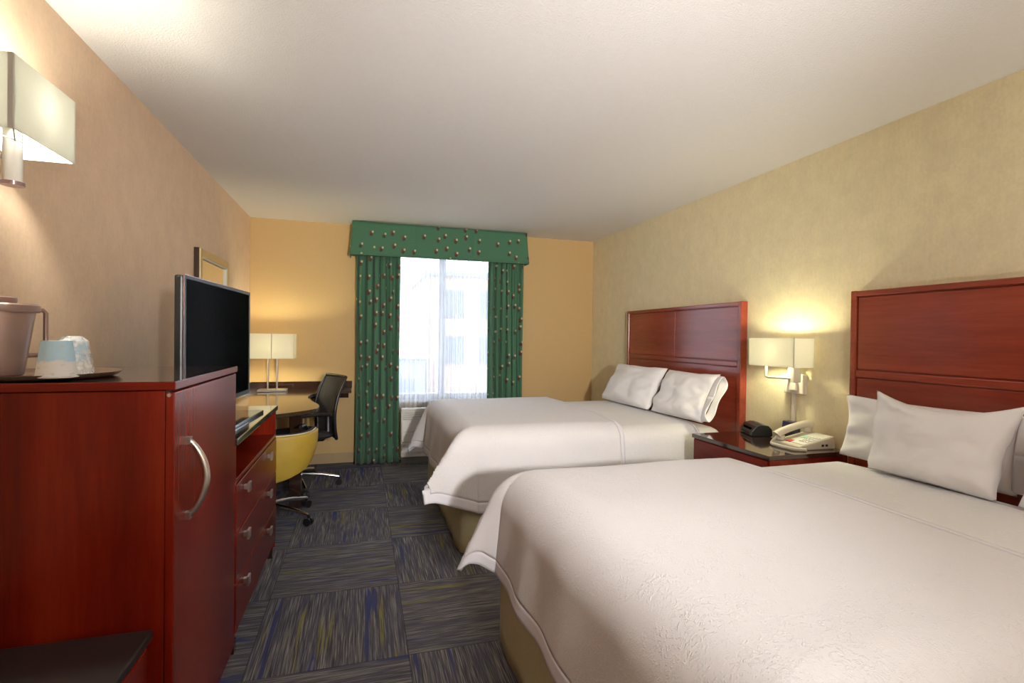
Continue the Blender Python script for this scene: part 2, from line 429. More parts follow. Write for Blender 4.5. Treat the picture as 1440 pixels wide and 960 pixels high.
# ------------------------------------------------------------------ curtains, sheer, valance
def pleats(x0, x1, yc, z0, z1, n, amp, seed, flare=.0, nu=160, nv=24):
    r = random.Random(seed); ph = [r.uniform(-.6, .6) for _ in range(40)]; am = [r.uniform(.65, 1.15) for _ in range(40)]
    def fn(u, v):
        k = u * n; i = int(min(k, n - 1e-6)); f = k - i
        a = am[i] * (1 - f) + am[i + 1] * f; p = ph[i] * (1 - f) + ph[i + 1] * f
        y = yc + amp * a * math.sin(2 * PI * k + p) * (.75 + .35 * (1 - v)) + .25 * amp * math.sin(4.3 * PI * k + 3 * v + p)
        x = x0 + (x1 - x0) * u + (u - .5) * flare * (1 - v) + .12 * amp * math.cos(2 * PI * k + p) + .004 * math.sin(5 * v + 9 * u)
        return (x, y, z0 + (z1 - z0) * v)
    span = (x1 - x0) * 1.45
    return MB().grid(nu, nv, fn, lambda u, v: (u * span + x0, v * (z1 - z0)))
for x0, x1, sd, lab in ((-.052, .362, 3, 'green floral print curtain left of the window, hanging to the carpet'),
                        (1.282, 1.664, 5, 'green floral print curtain right of the window, lower end behind the bed')):
    o = pleats(x0, x1, 5.240, .012, 2.10, 6.0, .034, sd, .006).build('window_curtain', M['drape'], solid=.004, solid_off=0, smooth=80)
    tag(o, lab, 'curtain', 'green window curtains')
sh = pleats(.30, 1.36, 5.325, .50, 2.13, 21, .014, 11, nu=420, nv=16).build('sheer_curtain', M['sheer'], smooth=80)
tag(sh, 'white sheer curtain between the two green curtains', 'curtain')
va = thing('window_valance', 'green floral print box valance across the top of the window', 'valance', (.79, D, 2.07))
vx0, vx1, vy = -.092, 1.676, 5.155
def ring(z, e):
    return [(vx0 - e, D - .005, z), (vx0 - e, vy - e, z), (vx1 + e, vy - e, z), (vx1 + e, D - .005, z)]
path_len = [0, D - vy, D - vy + vx1 - vx0, 2 * (D - vy) + vx1 - vx0]
def vfn(u, v):
    s_ = u * path_len[3]; e = .022 * (1 - v) ** 1.5; z = 2.072 + (C - .008 - 2.072) * v
    rg = ring(z, e); k = 0 if s_ < path_len[1] else (1 if s_ < path_len[2] else 2)
    f = (s_ - path_len[k]) / (path_len[k + 1] - path_len[k]); a, b_ = rg[k], rg[k + 1]
    w = .004 * math.sin(s_ * 9) * (1 - v) if k == 1 else 0
    seam = -.006 * sum(math.exp(-((s_ - q) / .012) ** 2) for q in (.82, 1.42)) if k == 1 else 0
    return (a[0] + (b_[0] - a[0]) * f, a[1] + (b_[1] - a[1]) * f - w - seam, z)
MB().grid(161, 12, vfn, lambda u, v: (u * path_len[3] + .03, v * .33 + .07)).build('fabric_face', M['drape'], va, solid=.012, solid_off=0, smooth=50, world=True)
rg = [vfn(k / 120, 0) for k in range(121)]
MB().tube([(x, y, z - .004) for x, y, z in rg], .006, 6).build('piping', M['drape'], va, smooth=True, world=True)
MB().box(vx0 + .02, vx1 - .02, vy + .02, D - .002, 2.20, 2.22).build('mounting_board', M['frame'], va, world=True)

# ------------------------------------------------------------------ wall air conditioner under the window
ac = thing('air_conditioner', 'white through-wall air conditioner with horizontal louvers under the window', 'air conditioner', (.84, 5.25, 0))
ax0, ax1, ay = .385, 1.265, 5.135
MB().box(ax0, ax1, ay + .02, 5.19, .07, .535).build('casing', M['white_pl'], ac, bevel=.008, world=True)
MB().box(ax0 - .0, ax1, ay - .004, 5.19, .535, .562).build('top_cover', M['white_pl'], ac, bevel=.006, world=True)
for k in range(4):
    z = .512 - .021 * k
    MB().hexa([(ax0 + .02, ay - .004, z - .006), (ax1 - .02, ay - .004, z - .006), (ax1 - .02, ay + .02, z + .002), (ax0 + .02, ay + .02, z + .002),
               (ax0 + .02, ay - .004, z), (ax1 - .02, ay - .004, z), (ax1 - .02, ay + .02, z + .008), (ax0 + .02, ay + .02, z + .008)]).build('louver', M['white_pl'], ac, world=True)
for z0, z1 in ((.33, .43), (.225, .32), (.12, .215)):
    MB().box(ax0 + .004, ax1 - .004, ay, ay + .02, z0, z1).build('front_panel', M['white_pl'], ac, bevel=.006, world=True)
MB().box(ax0 + .01, ax1 - .01, ay + .035, 5.19, .0, .07).build('kick_base', M['grey_pl'], ac, bevel=.004, world=True)

# ------------------------------------------------------------------ tall cabinet
CX = -.47
cab = thing('tall_cabinet', 'tall cherry wood cabinet with one door, nearest the camera', 'cabinet', (-.75, 1.87, 0))
cy0, cy1 = 1.525, 2.218
MB().box(L + .004, CX - .022, cy0 + .006, cy1 - .004, .05, 1.137).build('body', M['wood_v'], cab, bevel=.002, world=True)
MB().box(L + .004, CX + .004, cy0, cy1, 1.139, 1.1605).build('top', M['wood_x'], cab, bevel=.002, world=True)
MB().box(L + .005, CX + .002, cy0 + .002, cy1 - .002, 1.1606, 1.1612).build('top_laminate', M['wood_dark'], cab, world=True)
MB().box(L + .05, CX - .06, cy0 + .02, cy1 - .02, 0, .05).build('plinth', M['wood_dark'], cab, world=True)
dr = MB().box(CX - .021, CX, cy0 + .006, cy1 - .006, .055, 1.132).build('door', M['wood_v'], cab, bevel=.003, world=True)
hp = []
for k in range(25):
    q = k / 24; zz = .99 - .215 * q
    hp.append((CX + .004 + .046 * math.sin(PI * q) ** .7, 1.622 + .006 * math.sin(PI * q), zz))
hb = MB().tube(hp, [.0075 + .003 * math.sin(PI * k / 24) for k in range(25)], 12)
for zz in (.988, .777):
    hb.box(CX, CX + .014, 1.612, 1.632, zz - .010, zz + .010)
hb.build('door_handle', M['nickel'], dr, smooth=60, world=True)
MB().tube([(CX - .011, cy0 + .007, 1.126), (CX - .011, cy0 - .001, 1.126)], .005, 10).build('hinge_pin', M['nickel'], cab, world=True)

# ------------------------------------------------------------------ dresser
dz = thing('dresser', 'low cherry wood dresser with open slot, under the television', 'dresser', (-.75, 2.72, 0))
dy0, dy1, dtop = 2.226, 3.225, .872
fr = MB()
fr.box(L + .004, CX - .004, dy0, dy0 + .02, .05, dtop - .026); fr.box(L + .004, CX - .004, dy1 - .02, dy1, .05, dtop - .026)
fr.box(L + .004, L + .02, dy0 + .02, dy1 - .02, .05, dtop - .026)
fr.box(L + .02, CX - .004, dy0 + .02, dy1 - .02, .690, .708); fr.box(L + .02, CX - .03, dy0 + .02, dy1 - .02, .072, .088)
fr.build('carcass', M['wood_v'], dz, bevel=.002, world=True)
MB().box(L + .004, CX + .006, dy0 - .004, dy1 + .004, dtop - .026, dtop).build('top', M['wood_dark'], dz, bevel=.004, world=True)
for z0, zk in ((.492, .643), (.292, .444), (.092, .247)):
    d = MB().box(CX - .022, CX, dy0 + .012, dy1 - .006, z0, z0 + .193).build('drawer', M['wood_h'], dz, bevel=.003, world=True)
    for yk in (2.37, 2.93):
        kb = MB(); kb.box(CX, CX + .016, yk - .010, yk + .010, zk - .010, zk + .010)
        kb.box(CX + .016, CX + .026, yk - .020, yk + .020, zk - .020, zk + .020)
        kb.build('drawer_knob', M['nickel'], d, bevel=.002, world=True)
for yk in (dy0 + .03, dy1 - .055):
    for xk in (CX - .045, L + .03):
        MB().box(xk, xk + .035, yk, yk + .035, 0, .05).build('foot', M['wood_dark'], dz, world=True)
MB().box(CX - .055, CX - .04, dy0 + .07, dy1 - .07, .0, .075).build('kick_board', M['wood_dark'], dz, world=True)

# ------------------------------------------------------------------ luggage bench
lb = thing('luggage_bench', 'low wooden luggage bench with dark top beside the tall cabinet', 'bench', (-.77, 1.0, 0))
by0, by1, bx1 = .55, 1.50, -.505
MB().box(L + .004, bx1, by0, by1, .505, .530).build('top', M['bench'], lb, bevel=.004, world=True)
MB().box(L + .02, bx1 - .008, by0 + .01, by1 - .012, .05, .505).build('body', M['wood_x'], lb, bevel=.003, world=True)
MB().box(bx1 - .0085, bx1 - .002, by0 + .01, by1 - .03, .07, .498).build('front_panel', M['wood_h'], lb, bevel=.002, world=True)
MB().box(L + .05, bx1 - .05, by0 + .04, by1 - .04, 0, .05).build('plinth', M['bench'], lb, world=True)

# ------------------------------------------------------------------ television
tv = thing('television', 'flat black television standing on the dresser behind the tall cabinet', 'television', (-.655, 2.72, dtop))
A = Vector((-.675, 2.275)); B = Vector((-.613, 3.165)); ang = math.atan2(-(B.x - A.x), B.y - A.y)
tv.rotation_euler[2] = ang
hw = (B - A).length / 2; tv.location = ((A.x + B.x) / 2, (A.y + B.y) / 2, dtop)
zb, zt = .082, .645
MB().box(-.030, .002, -hw, hw, zb, zt).build('back_shell', M['black'], tv, bevel=.008)
rimb = MB(); w = .014
for y0, y1, z0, z1 in ((-hw, -hw + w, zb, zt), (hw - w, hw, zb, zt), (-hw + w, hw - w, zb, zb + w + .008), (-hw + w, hw - w, zt - w, zt)):
    rimb.box(.002, .010, y0, y1, z0, z1)
rimb.build('bezel', M['black'], tv, bevel=.002)
eg = MB(); eg.box(.004, .0085, -hw - .0025, -hw, zb, zt); eg.box(.004, .0085, -hw, hw, zt, zt + .0025); eg.box(.004, .0085, hw, hw + .0025, zb, zt)
eg.build('edge_trim', M['rim'], tv)
MB().box(.0025, .006, -hw + w, hw - w, zb + w + .008, zt - w).build('screen', M['screen'], tv)
MB().box(-.055, -.030, -.25, .25, .16, .50).build('rear_housing', M['black'], tv, bevel=.015)
MB().box(-.030, -.008, -.07, .07, .012, .20).build('stand_neck', M['black'], tv, bevel=.004)
MB().prism([(-.10, -.27), (.125, -.27), (.135, -.26), (.135, .235), (.125, .245), (-.10, .245)], .0, .014).build('stand_base', M['gloss'], tv, bevel=.003)

# ------------------------------------------------------------------ mirror on left wall
mr = thing('wall_mirror', 'framed wall mirror hung on left wall behind the television', 'mirror', (L, 4.03, 1.15))
my0, my1, mz0, mz1 = 3.68, 4.40, 1.02, 1.835
mf = MB()
for a0, a1, b0, b1 in ((my0, my0 + .05, mz0, mz1), (my1 - .05, my1, mz0, mz1), (my0 + .05, my1 - .05, mz0, mz0 + .05), (my0 + .05, my1 - .05, mz1 - .05, mz1)):
    mf.box(L + .030, L + .040, a0, a1, b0, b1)
mf.build('frame_face', M['gold'], mr, bevel=.003, world=True)
ms = MB()
ms.box(L + .002, L + .030, my0, my0 + .03, mz0, mz1); ms.box(L + .002, L + .030, my1 - .03, my1, mz0, mz1)
ms.box(L + .002, L + .030, my0 + .03, my1 - .03, mz0, mz0 + .03); ms.box(L + .002, L + .030, my0 + .03, my1 - .03, mz1 - .03, mz1)
ms.build('frame_side', M['frame_dark'], mr, world=True)
li = MB()
for a0, a1, b0, b1 in ((my0 + .05, my0 + .062, mz0 + .05, mz1 - .05), (my1 - .062, my1 - .05, mz0 + .05, mz1 - .05), (my0 + .062, my1 - .062, mz1 - .062, mz1 - .05), (my0 + .062, my1 - .062, mz0 + .05, mz0 + .062)):
    li.box(L + .026, L + .037, a0, a1, b0, b1)
li.build('inner_lip', M['piping'], mr, world=True)
MB().box(L + .012, L + .026, my0 + .04, my1 - .04, mz0 + .04, mz1 - .04).build('mirror_glass', M['mirror'], mr, world=True)

# ------------------------------------------------------------------ desk
dk = thing('corner_desk', 'dark glossy corner desk with curved front edge in far left corner', 'desk', (-.6, 4.6, 0))
edge = catmull([(-.98, 3.36), (-.76, 3.50), (-.535, 3.655), (-.41, 3.76), (-.32, 3.86), (-.292, 3.98), (-.315, 4.15), (-.40, 4.45), (-.43, 4.72), (-.37, 4.97), (-.22, 5.09), (-.088, 5.115)], 6)
MB().prism([(L + .004, 3.32)] + edge + [(-.088, D - .004), (L + .004, D - .004)], .728, .757).build('desk_top', M['desk'], dk, bevel=.004, world=True)
bs = MB(); bs.box(L + .022, -.088, D - .022, D - .003, .757, .825); bs.box(L + .003, L + .022, 3.33, D - .003, .757, .825)
bs.build('backsplash', M['wood_dark'], dk, bevel=.002, world=True)
MB().box(-.50, -.42, 4.04, 4.12, 0, .728).build('leg', M['wood_dark'], dk, bevel=.003, world=True)
MB().box(L + .004, L + .022, 3.42, 5.2, .10, .728).build('side_panel', M['wood_dark'], dk, bevel=.003, world=True)
MB().box(L + .05, -.12, D - .045, D - .014, .66, .728).build('wall_cleat', M['wood_dark'], dk, world=True)

# ------------------------------------------------------------------ lamps
def shade_box(cx, cy, hx, hy, z0, z1, th=.003):
    m = MB()
    m.box(cx - hx, cx + hx, cy - hy, cy - hy + th, z0, z1); m.box(cx - hx, cx + hx, cy + hy - th, cy + hy, z0, z1)
    m.box(cx - hx, cx - hx + th, cy - hy + th, cy + hy - th, z0, z1); m.box(cx + hx - th, cx + hx, cy - hy + th, cy + hy - th, z0, z1)
    return m
def spider(cx, cy, hx, hy, z, r=.0018):
    m = MB()
    m.tube([(cx - hx, cy - hy, z), (cx + hx, cy + hy, z)], r, 6); m.tube([(cx - hx, cy + hy, z), (cx + hx, cy - hy, z)], r, 6)
    return m
def bulb(m, parent, x, y, z, r=.03):
    MB().lathe([(.012, z - .07), (.014, z - .045), (r * .7, z - r * .9), (r, z - .2 * r), (r * .92, z + .4 * r), (r * .55, z + .85 * r), (r * .1, z + r)], 16, (x, y)).build('bulb', m, parent, smooth=70, world=True)

# desk lamp
dl = thing('desk_lamp', 'desk lamp with twin nickel posts and wide ivory shade', 'lamp', (-.785, 5.13, .757))
MB().prism([(-.905, 5.06), (-.665, 5.06), (-.665, 5.20), (-.905, 5.20)], .758, .778).build('base', M['nickel'], dl, bevel=.003, world=True)
for x in (-.826, -.749):
    MB().tube([(x, 5.13, .778), (x, 5.13, 1.09)], .009, 12).build('post', M['nickel'], dl, smooth=True, world=True)
MB().tube([(-.826, 5.13, 1.09), (-.749, 5.13, 1.09)], .009, 12).build('cross_bar', M['nickel'], dl, smooth=True, world=True)
s = shade_box(-.783, 5.13, .188, .095, 1.062, 1.290).build('lamp_shade', M['shade'], dl, world=True)
MB().box(-.7865, -.7805, 5.0335, 5.035, 1.060, 1.294).build('seam', M['seam'], s, world=True)
spider(-.783, 5.13, .185, .092, 1.082).build('shade_spider', M['nickel'], dl, world=True)
bulb(M['bulb_d'], dl, -.787, 5.13, 1.185)

# bedside sconce
bsn = thing('bedside_sconce', 'ivory wall sconce with rectangular shade above the nightstand', 'lamp', (R, 2.48, 1.05))
s = shade_box(2.437, 2.494, .073, .176, 1.132, 1.302).build('lamp_shade', M['shade'], bsn, world=True)
MB().box(2.3625, 2.366, 2.3165, 2.3195, 1.128, 1.306).build('seam', M['seam'], s, world=True)
spider(2.437, 2.494, .07, .173, 1.15).build('shade_spider', M['nickel'], bsn, world=True)
MB().box(R - .032, R - .001, 2.405, 2.555, .965, 1.085).build('wall_plate', M['ivory'], bsn, bevel=.006, world=True)
MB().box(R - .050, R - .032, 2.445, 2.505, .985, 1.13).build('post_bracket', M['ivory'], bsn, bevel=.004, world=True)
MB().box(R - .105, R - .048, 2.405, 2.430, 1.04, 1.165).build('lamp_post', M['ivory'], bsn, bevel=.004, world=True)
arm = MB()
arm.tube([(R - .045, 2.475, 1.06), (2.437, 2.58, 1.060), (2.437, 2.60, 1.064), (2.437, 2.602, 1.09), (2.437, 2.602, 1.152)], .009, 10)
arm.tube([(2.437, 2.602, 1.150), (2.437, 2.494, 1.150)], .006, 8)
arm.build('swing_arm', M['ivory'], bsn, smooth=True, world=True)
MB().box(R - .036, R - .032, 2.46, 2.50, 1.025, 1.037).build('switch', M['black'], bsn, world=True)
MB().box(R - .018, R - .001, 2.482, 2.504, .70, .965).build('cord_cover', M['ivory'], bsn, bevel=.002, world=True)
bulb(M['bulb'], bsn, 2.437, 2.494, 1.232)

# left wall sconce
ls = thing('wall_sconce', 'wall sconce with square white shade high on left wall near the camera', 'lamp', (L, 1.74, 1.8))
SX = -.84
s = shade_box((SX - .985) / 2, 1.722, (SX + .985) / 2, .143, 1.797, 1.984).build('lamp_shade', M['shade_w'], ls, world=True)
MB().box(SX - .012, SX - .001, 1.5775, 1.579, 1.797, 1.984).build('seam', M['shade'], s, world=True)
spider((SX - .985) / 2, 1.722, .069, .14, 1.81).build('shade_spider', M['nickel'], ls, world=True)
MB().box(L + .001, L + .018, 1.70, 1.80, 1.66, 1.86).build('wall_plate', M['nickel'], ls, bevel=.004, world=True)
MB().tube([(-.93, 1.745, 1.70), (-.93, 1.745, 1.845)], .021, 16).build('glass_stem', M['white_pl'], ls, smooth=True, world=True)
MB().tube([(-.93, 1.745, 1.690), (-.93, 1.745, 1.700)], .026, 16).build('lower_collar', M['rim'], ls, smooth=True, world=True)
MB().tube([(-.93, 1.745, 1.845), (-.93, 1.745, 1.853)], .026, 16).build('upper_collar', M['rim'], ls, smooth=True, world=True)
MB().tube([(L + .018, 1.745, 1.77), (-.952, 1.745, 1.77)], .008, 10).build('arm', M['nickel'], ls, smooth=True, world=True)
bulb(M['bulb_l'], ls, -.9125, 1.73, 1.925)

# made-up ceiling light behind the camera, added to brighten the room
hl = thing('fill_ceiling_light', 'added round fill light on the ceiling, unseen behind the camera', 'lamp', (.9, -.55, C))
MB().lathe([(.21, C - .03), (.22, C - .02), (.22, C - .001)], 40, (.9, -.55)).build('mounting_ring', M['nickel'], hl, smooth=True, world=True)
MB().lathe([(.02, C - .095), (.10, C - .088), (.17, C - .065), (.205, C - .03)], 40, (.9, -.55)).build('diffuser', M['fill_dome'], hl, smooth=80, world=True)

# invented floor lamp behind the camera: uplight and spot added as room fill
UX, UY, UZ = 1.25, -.60, .95
fl = thing('fill_floor_lamp', 'added nickel fill lamp with uplight bowl and swivel spot, unseen behind the camera', 'lamp', (UX, UY, 0))
MB().lathe([(.14, 0), (.14, .012), (.03, .025)], 32, (UX, UY)).build('base', M['nickel'], fl, smooth=40, world=True)
MB().tube([(UX, UY, .02), (UX, UY, UZ - .15)], .012, 12).build('pole', M['nickel'], fl, smooth=60, world=True)
MB().lathe([(.03, UZ - .17), (.12, UZ - .14), (.19, UZ - .07), (.22, UZ)], 36, (UX, UY)).build('bowl', M['nickel'], fl, smooth=60, world=True)
MB().lathe([(.215, UZ + .001), (.215, UZ + .005)], 36, (UX, UY)).build('fill_bowl_light', M['fill_uplight'], fl, world=True)
HX, HY, HZ = .58, -1.0, 1.50
SAIM = Vector((.90, 4.6, 1.95))
MB().tube(catmull([(UX, UY, .60), (1.2, -.66, .95), (.80, -.92, 1.32), (HX, HY, HZ - .07)], 8), .010, 10).build('spot_arm', M['nickel'], fl, smooth=60, world=True)
hd = (SAIM - Vector((HX, HY, HZ))).normalized(); h0 = Vector((HX, HY, HZ))
can = MB().tube([h0 - hd * .10, h0 - hd * .095, h0 - hd * .06, h0 - hd * .03], [.03, .06, .075, .085], 28).build('spot_head', M['nickel'], fl, smooth=50, world=True)
sl = bpy.data.lights.new('fill_spot', 'SPOT'); sl.energy = E_FILL_SPOT; sl.color = (1.0, .965, .93); sl.spot_size = math.radians(68); sl.spot_blend = 1.0; sl.shadow_soft_size = .08  # added spot fill, lifts the far part of the room
slo = bpy.data.objects.new('fill_spot', sl); COL.objects.link(slo); slo.location = h0 + hd * .06; slo.rotation_euler = hd.to_track_quat('-Z', 'Y').to_euler()

# ------------------------------------------------------------------ beds
def drape_fn(b, xe, foot, side0, side1, zt, r, corners, slope=.09, seed=0, ripple=.010, puff=.012):
    """cloth over a bed box. b=(xf,y0,y1); p runs from xe to the foot edge and foot further down, q across"""
    xf, y0, y1 = b
    q0, q1 = (y0 + r) - side0, (y1 - r) + side1
    p0, p1 = xe, (xf + r) - foot
    def pos(p, q):
        ex = max(0.0, (xf + r) - p); e0 = max(0.0, (y0 + r) - q); e1 = max(0.0, q - (y1 - r))
        ey = max(e0, e1); sg = -1 if e0 > 0 else 1
        cx = max(p, xf + r); cy = min(max(q, y0 + r), y1 - r)
        u = (q - y0) / (y1 - y0)
        crown = puff * math.sin(PI * min(max(u, 0), 1)) + .006 * noise.noise(Vector((p * 2.3, q * 2.3, seed)))
        e = (ex ** 5 + ey ** 5) ** .2
        if e < 1e-9: return Vector((cx, cy, zt + crown))
        m = min(ex, ey)
        gx, gy, lift = corners[0 if sg < 0 else 1]
        q90 = r * PI / 2
        if e < q90: out, drop = r * math.sin(e / r), r * (1 - math.cos(e / r))
        else: out, drop = r + slope * (e - q90), r + (e - q90) * math.sqrt(1 - slope * slope)
        h = math.hypot(ex, ey); dx, dy = ex / h, ey / h
        deep = min(1.0, max(0, e - q90 * .6) / .25)
        s_ = q if ex >= ey else p
        rp = ripple * deep * (noise.noise(Vector((s_ * 4.2, seed + 3.1, e * .8))) * 1.6 + .5 * math.sin(s_ * 17 + 2 * noise.noise(Vector((s_, seed, 0)))))
        out += rp
        mm = max(0, m - .02)
        return Vector((cx - dx * out - gx * mm, cy + sg * (dy * out + gy * mm), zt + crown * max(0, 1 - e / q90) - drop + lift * mm))
    return pos, (p0, p1, q0, q1)
def cloth(parent, name, bname, mat, bmat, pos, rng, border_foot, border_side, border_top, thick, nu=90, nv=130, off=-1):
    p0, p1, q0, q1 = rng
    P = lambda u: p0 + (p1 - p0) * u
    Q = lambda v: q0 + (q1 - q0) * v
    def edge(i, j):
        p, q = P((i + .5) / (nu - 1)), Q((j + .5) / (nv - 1))
        return (p0 - p < border_top) or (p - p1 < border_foot) or (q - q0 < border_side) or (q1 - q < border_side)
    fn = lambda u, v: pos(P(u), Q(v)); uv = lambda u, v: (P(u), Q(v))
    main = MB().grid(nu, nv, fn, uv, lambda i, j: not edge(i, j)).build(name, mat, parent, solid=thick, solid_off=off, smooth=80, world=parent is not None)
    MB().grid(nu, nv, fn, uv, edge).build(bname, bmat, main, solid=thick, solid_off=off, smooth=80)
    return main

def make_bed(y0, y1, label, seed, clabel, blabel, corners, side0, side1, foot, rad=.105):
    xf, xh = .56, 2.49
    bed = thing('bed', label, 'bed', ((xf + xh) / 2, (y0 + y1) / 2, 0), 0, 'queen beds')
    MB().box(xf + .03, xh, y0 + .03, y1 - .03, .10, .34).build('box_spring', M['skirt'], bed, bevel=.03, world=True)
    # tailored skirt with pleats
    per = [(xh, y0 + .012), (xf + .012, y0 + .012), (xf + .012, y1 - .012), (xh, y1 - .012)]
    seglen = [xh - xf, y1 - y0, xh - xf]; tot = sum(seglen)
    def sk(u, v):
        s_ = u * tot; k = 0 if s_ < seglen[0] else (1 if s_ < seglen[0] + seglen[1] else 2)
        f = (s_ - sum(seglen[:k])) / seglen[k]; a, b_ = per[k], per[k + 1]
        nx, ny = ((0, -1), (-1, 0), (0, 1))[k]
        w = (.010 + .004 * math.sin(s_ * 7)) * (1 - v) * (1 + math.sin(s_ * 23 + seed)) * .5
        return (a[0] + (b_[0] - a[0]) * f + nx * w, a[1] + (b_[1] - a[1]) * f + ny * w, .012 + .33 * v)
    MB().grid(220, 6, sk, lambda u, v: (u * tot, v * .33)).build('bed_skirt', M['skirt'], bed, solid=.005, solid_off=0, smooth=60, world=True)
    MB().box(xf + .05, xh, y0 + .065, y1 - .065, .345, .665).build('mattress', M['sheet'], bed, bevel=.10, world=True, seg=5)
    bb = (xf, y0, y1)
    # blanket under the comforter, up to the pillows
    pos, rng = drape_fn((-1.0, y0 + .036, y1 - .036), 2.24, 0, .36, .36, .690, rad, ((0, 0, 0),) * 2, .05, seed + 5, .003)
    rng = (2.24, 1.57, rng[2], rng[3])
    bl = cloth(None, 'blanket', 'blanket_border', M['blanket'], M['border'], pos, rng, -1, .03, .025, .010, 34, 120)
    tag(bl, blabel, 'blanket', 'white blankets')
    pos, rng = drape_fn((xf, y0, y1), 1.625, foot, side0, side1, .724, rad, corners, .10, seed)
    cm = cloth(None, 'comforter', 'comforter_border', M['comforter'], M['border'], pos, rng, .055, .055, .022, .020, 110, 150)
    tag(cm, clabel, 'comforter', 'white comforters')
    return bed
make_bed(.55, 2.07, 'queen bed with white bedding nearest the camera', 1.0,
         'white jacquard comforter spread over the bed nearest the camera',
         'white textured blanket below the pillows of the nearest bed',
         ((.4, .1, .1), (.42, .02, .08)), .45, .45, .45, .135)
make_bed(2.93, 4.45, 'queen bed with white bedding beside the window', 4.0,
         'white jacquard comforter spread over the bed beside the window',
         'white textured blanket below the pillows of the bed beside the window',
         ((.52, .16, .30), (.38, .05, .05)), .53, .46, .46)

# headboards
def headboard(y0, y1, label):
    hb = thing('headboard', label, 'headboard', (R, (y0 + y1) / 2, 0), 0, 'cherry headboards')
    z1, x0, st = 1.556, R - .056, .032
    ym = (y0 + y1) / 2
    MB().box(x0 + .018, R - .002, y0 + .004, y1 - .004, .08, z1 - .006).build('backing', M['wood_hb'], hb, bevel=.002, world=True)
    for a in (y0, y1 - st):
        MB().box(x0, R - .002, a, a + st, .02, z1).build('stile', M['wood_hb'], hb, bevel=.004, world=True)
    MB().box(x0 - .003, R - .002, y0 + st, y1 - st, z1 - .030, z1 - .002).build('top_rail', M['wood_hb'], hb, bevel=.004, world=True)
    MB().box(x0 + .001, x0 + .018, y0 + st, y1 - st, 1.100, 1.138).build('middle_rail', M['wood_hb'], hb, bevel=.006, world=True)
    for a, b_ in ((y0 + st + .004, ym - .004), (ym + .004, y1 - st - .004)):
        MB().box(x0 + .009, x0 + .018, a, b_, 1.142, z1 - .034).build('upper_panel', M['wood_hb'], hb, bevel=.005, world=True)
    MB().box(x0 + .009, x0 + .018, y0 + st + .003, y1 - st - .003, .30, 1.097).build('lower_panel', M['wood_hb'], hb, bevel=.004, world=True)
headboard(.525, 2.09, 'cherry wood headboard of the bed nearest the camera')
headboard(2.905, 4.47, 'cherry wood headboard of the bed beside the window')

# pillows
def pillow(loc, yaw, lean, W, H, T, label, seed, hem=0, roll=0, corner=.07, sag=.0, taper=.0):
    """W across, H high, T thick; stands on its lower edge at loc and leans back"""
    root = thing('pillow', label, 'pillow', loc, 0, 'white bed pillows')
    Mx = Matrix.Rotation(yaw, 4, 'Z') @ Matrix.Rotation(lean, 4, 'Y') @ Matrix.Rotation(roll, 4, 'X')
    n = 40
    def surf(sgn):
        def fn(u, v):
            a, b_ = 2 * u - 1, 2 * v - 1
            px = a * (1 - corner * (1 - b_ * b_) ** 1.2 * abs(a) ** 2)
            pz = b_ * (1 - corner * 1.1 * (1 - a * a) ** 1.2 * max(0, b_) ** 2)
            t_ = (max(0, 1 - abs(a) ** 2.6) * max(0, 1 - abs(b_) ** (2.4 if b_ > 0 else 6))) ** .55
            w = .020 * noise.noise(Vector((a * 2.0 + seed, b_ * 2.0, seed))) + .009 * noise.noise(Vector((a * 5, b_ * 4 + seed, 2 * seed)))
            crease = .010 * math.sin(7 * (a + b_) + seed) * abs(a) ** 3 * abs(b_) ** 2
            fold = .016 * noise.noise(Vector((a * 1.3, seed, b_ * 1.1))) * (1 if abs(b_) > .2 else abs(b_) * 5)
            y = sgn * (T / 2) * t_ + (w + crease) * (t_ > .02) * min(1, 3 * t_) + fold * (1 - t_) * .8
            z = H / 2 + pz * H / 2 - sag * (1 - a * a) * max(0, b_) 
            return Mx @ Vector((y, px * (1 - taper * (1 - v)) * W / 2, z))
        return fn
    m = MB()
    m.grid(n, n, surf(1), lambda u, v: (u * W, v * H)); m.grid(n, n, surf(-1), lambda u, v: (u * W, v * H + 3))
    o = m.build('pillowcase', M['pillow'], root, smooth=80)
    bm = bmesh.new(); bm.from_mesh(o.data); bmesh.ops.remove_doubles(bm, verts=bm.verts, dist=.0006); bmesh.ops.recalc_face_normals(bm, faces=bm.faces); bm.to_mesh(o.data); bm.free()
    if hem:
        sg = 1 if hem > 0 else -1
        def hf(u, v):
            ang = 2 * PI * u; b_ = math.sin(ang) * .93; c_ = math.cos(ang)
            k = v
            y = c_ * T * .16 * (1 + .5 * k) + .012 * k * math.sin(3 * ang + seed) 
            x = sg * (W / 2 * .955 + abs(hem) * k) + .006 * k * math.sin(5 * ang + 2 * seed)
            return Mx @ Vector((y, x, H / 2 + b_ * H / 2 * (1 - .03 * k)))
        MB().grid(48, 6, hf, lambda u, v: (u, v * .1)).build('pillowcase_hem', M['pillow'], root, solid=.003, solid_off=0, smooth=80)
    return root
Lr = math.radians
# bed beside the window
pillow((2.155, 3.90, .729), Lr(180), Lr(-29), .80, .37, .17, 'white pillow against the headboard of the window bed, on its window side', 1.3, corner=.05)
pillow((2.20, 3.215, .724), Lr(183), Lr(-26), .58, .36, .17, 'white pillow on the window bed, on its nightstand side', 4.1, hem=.06, corner=.05)
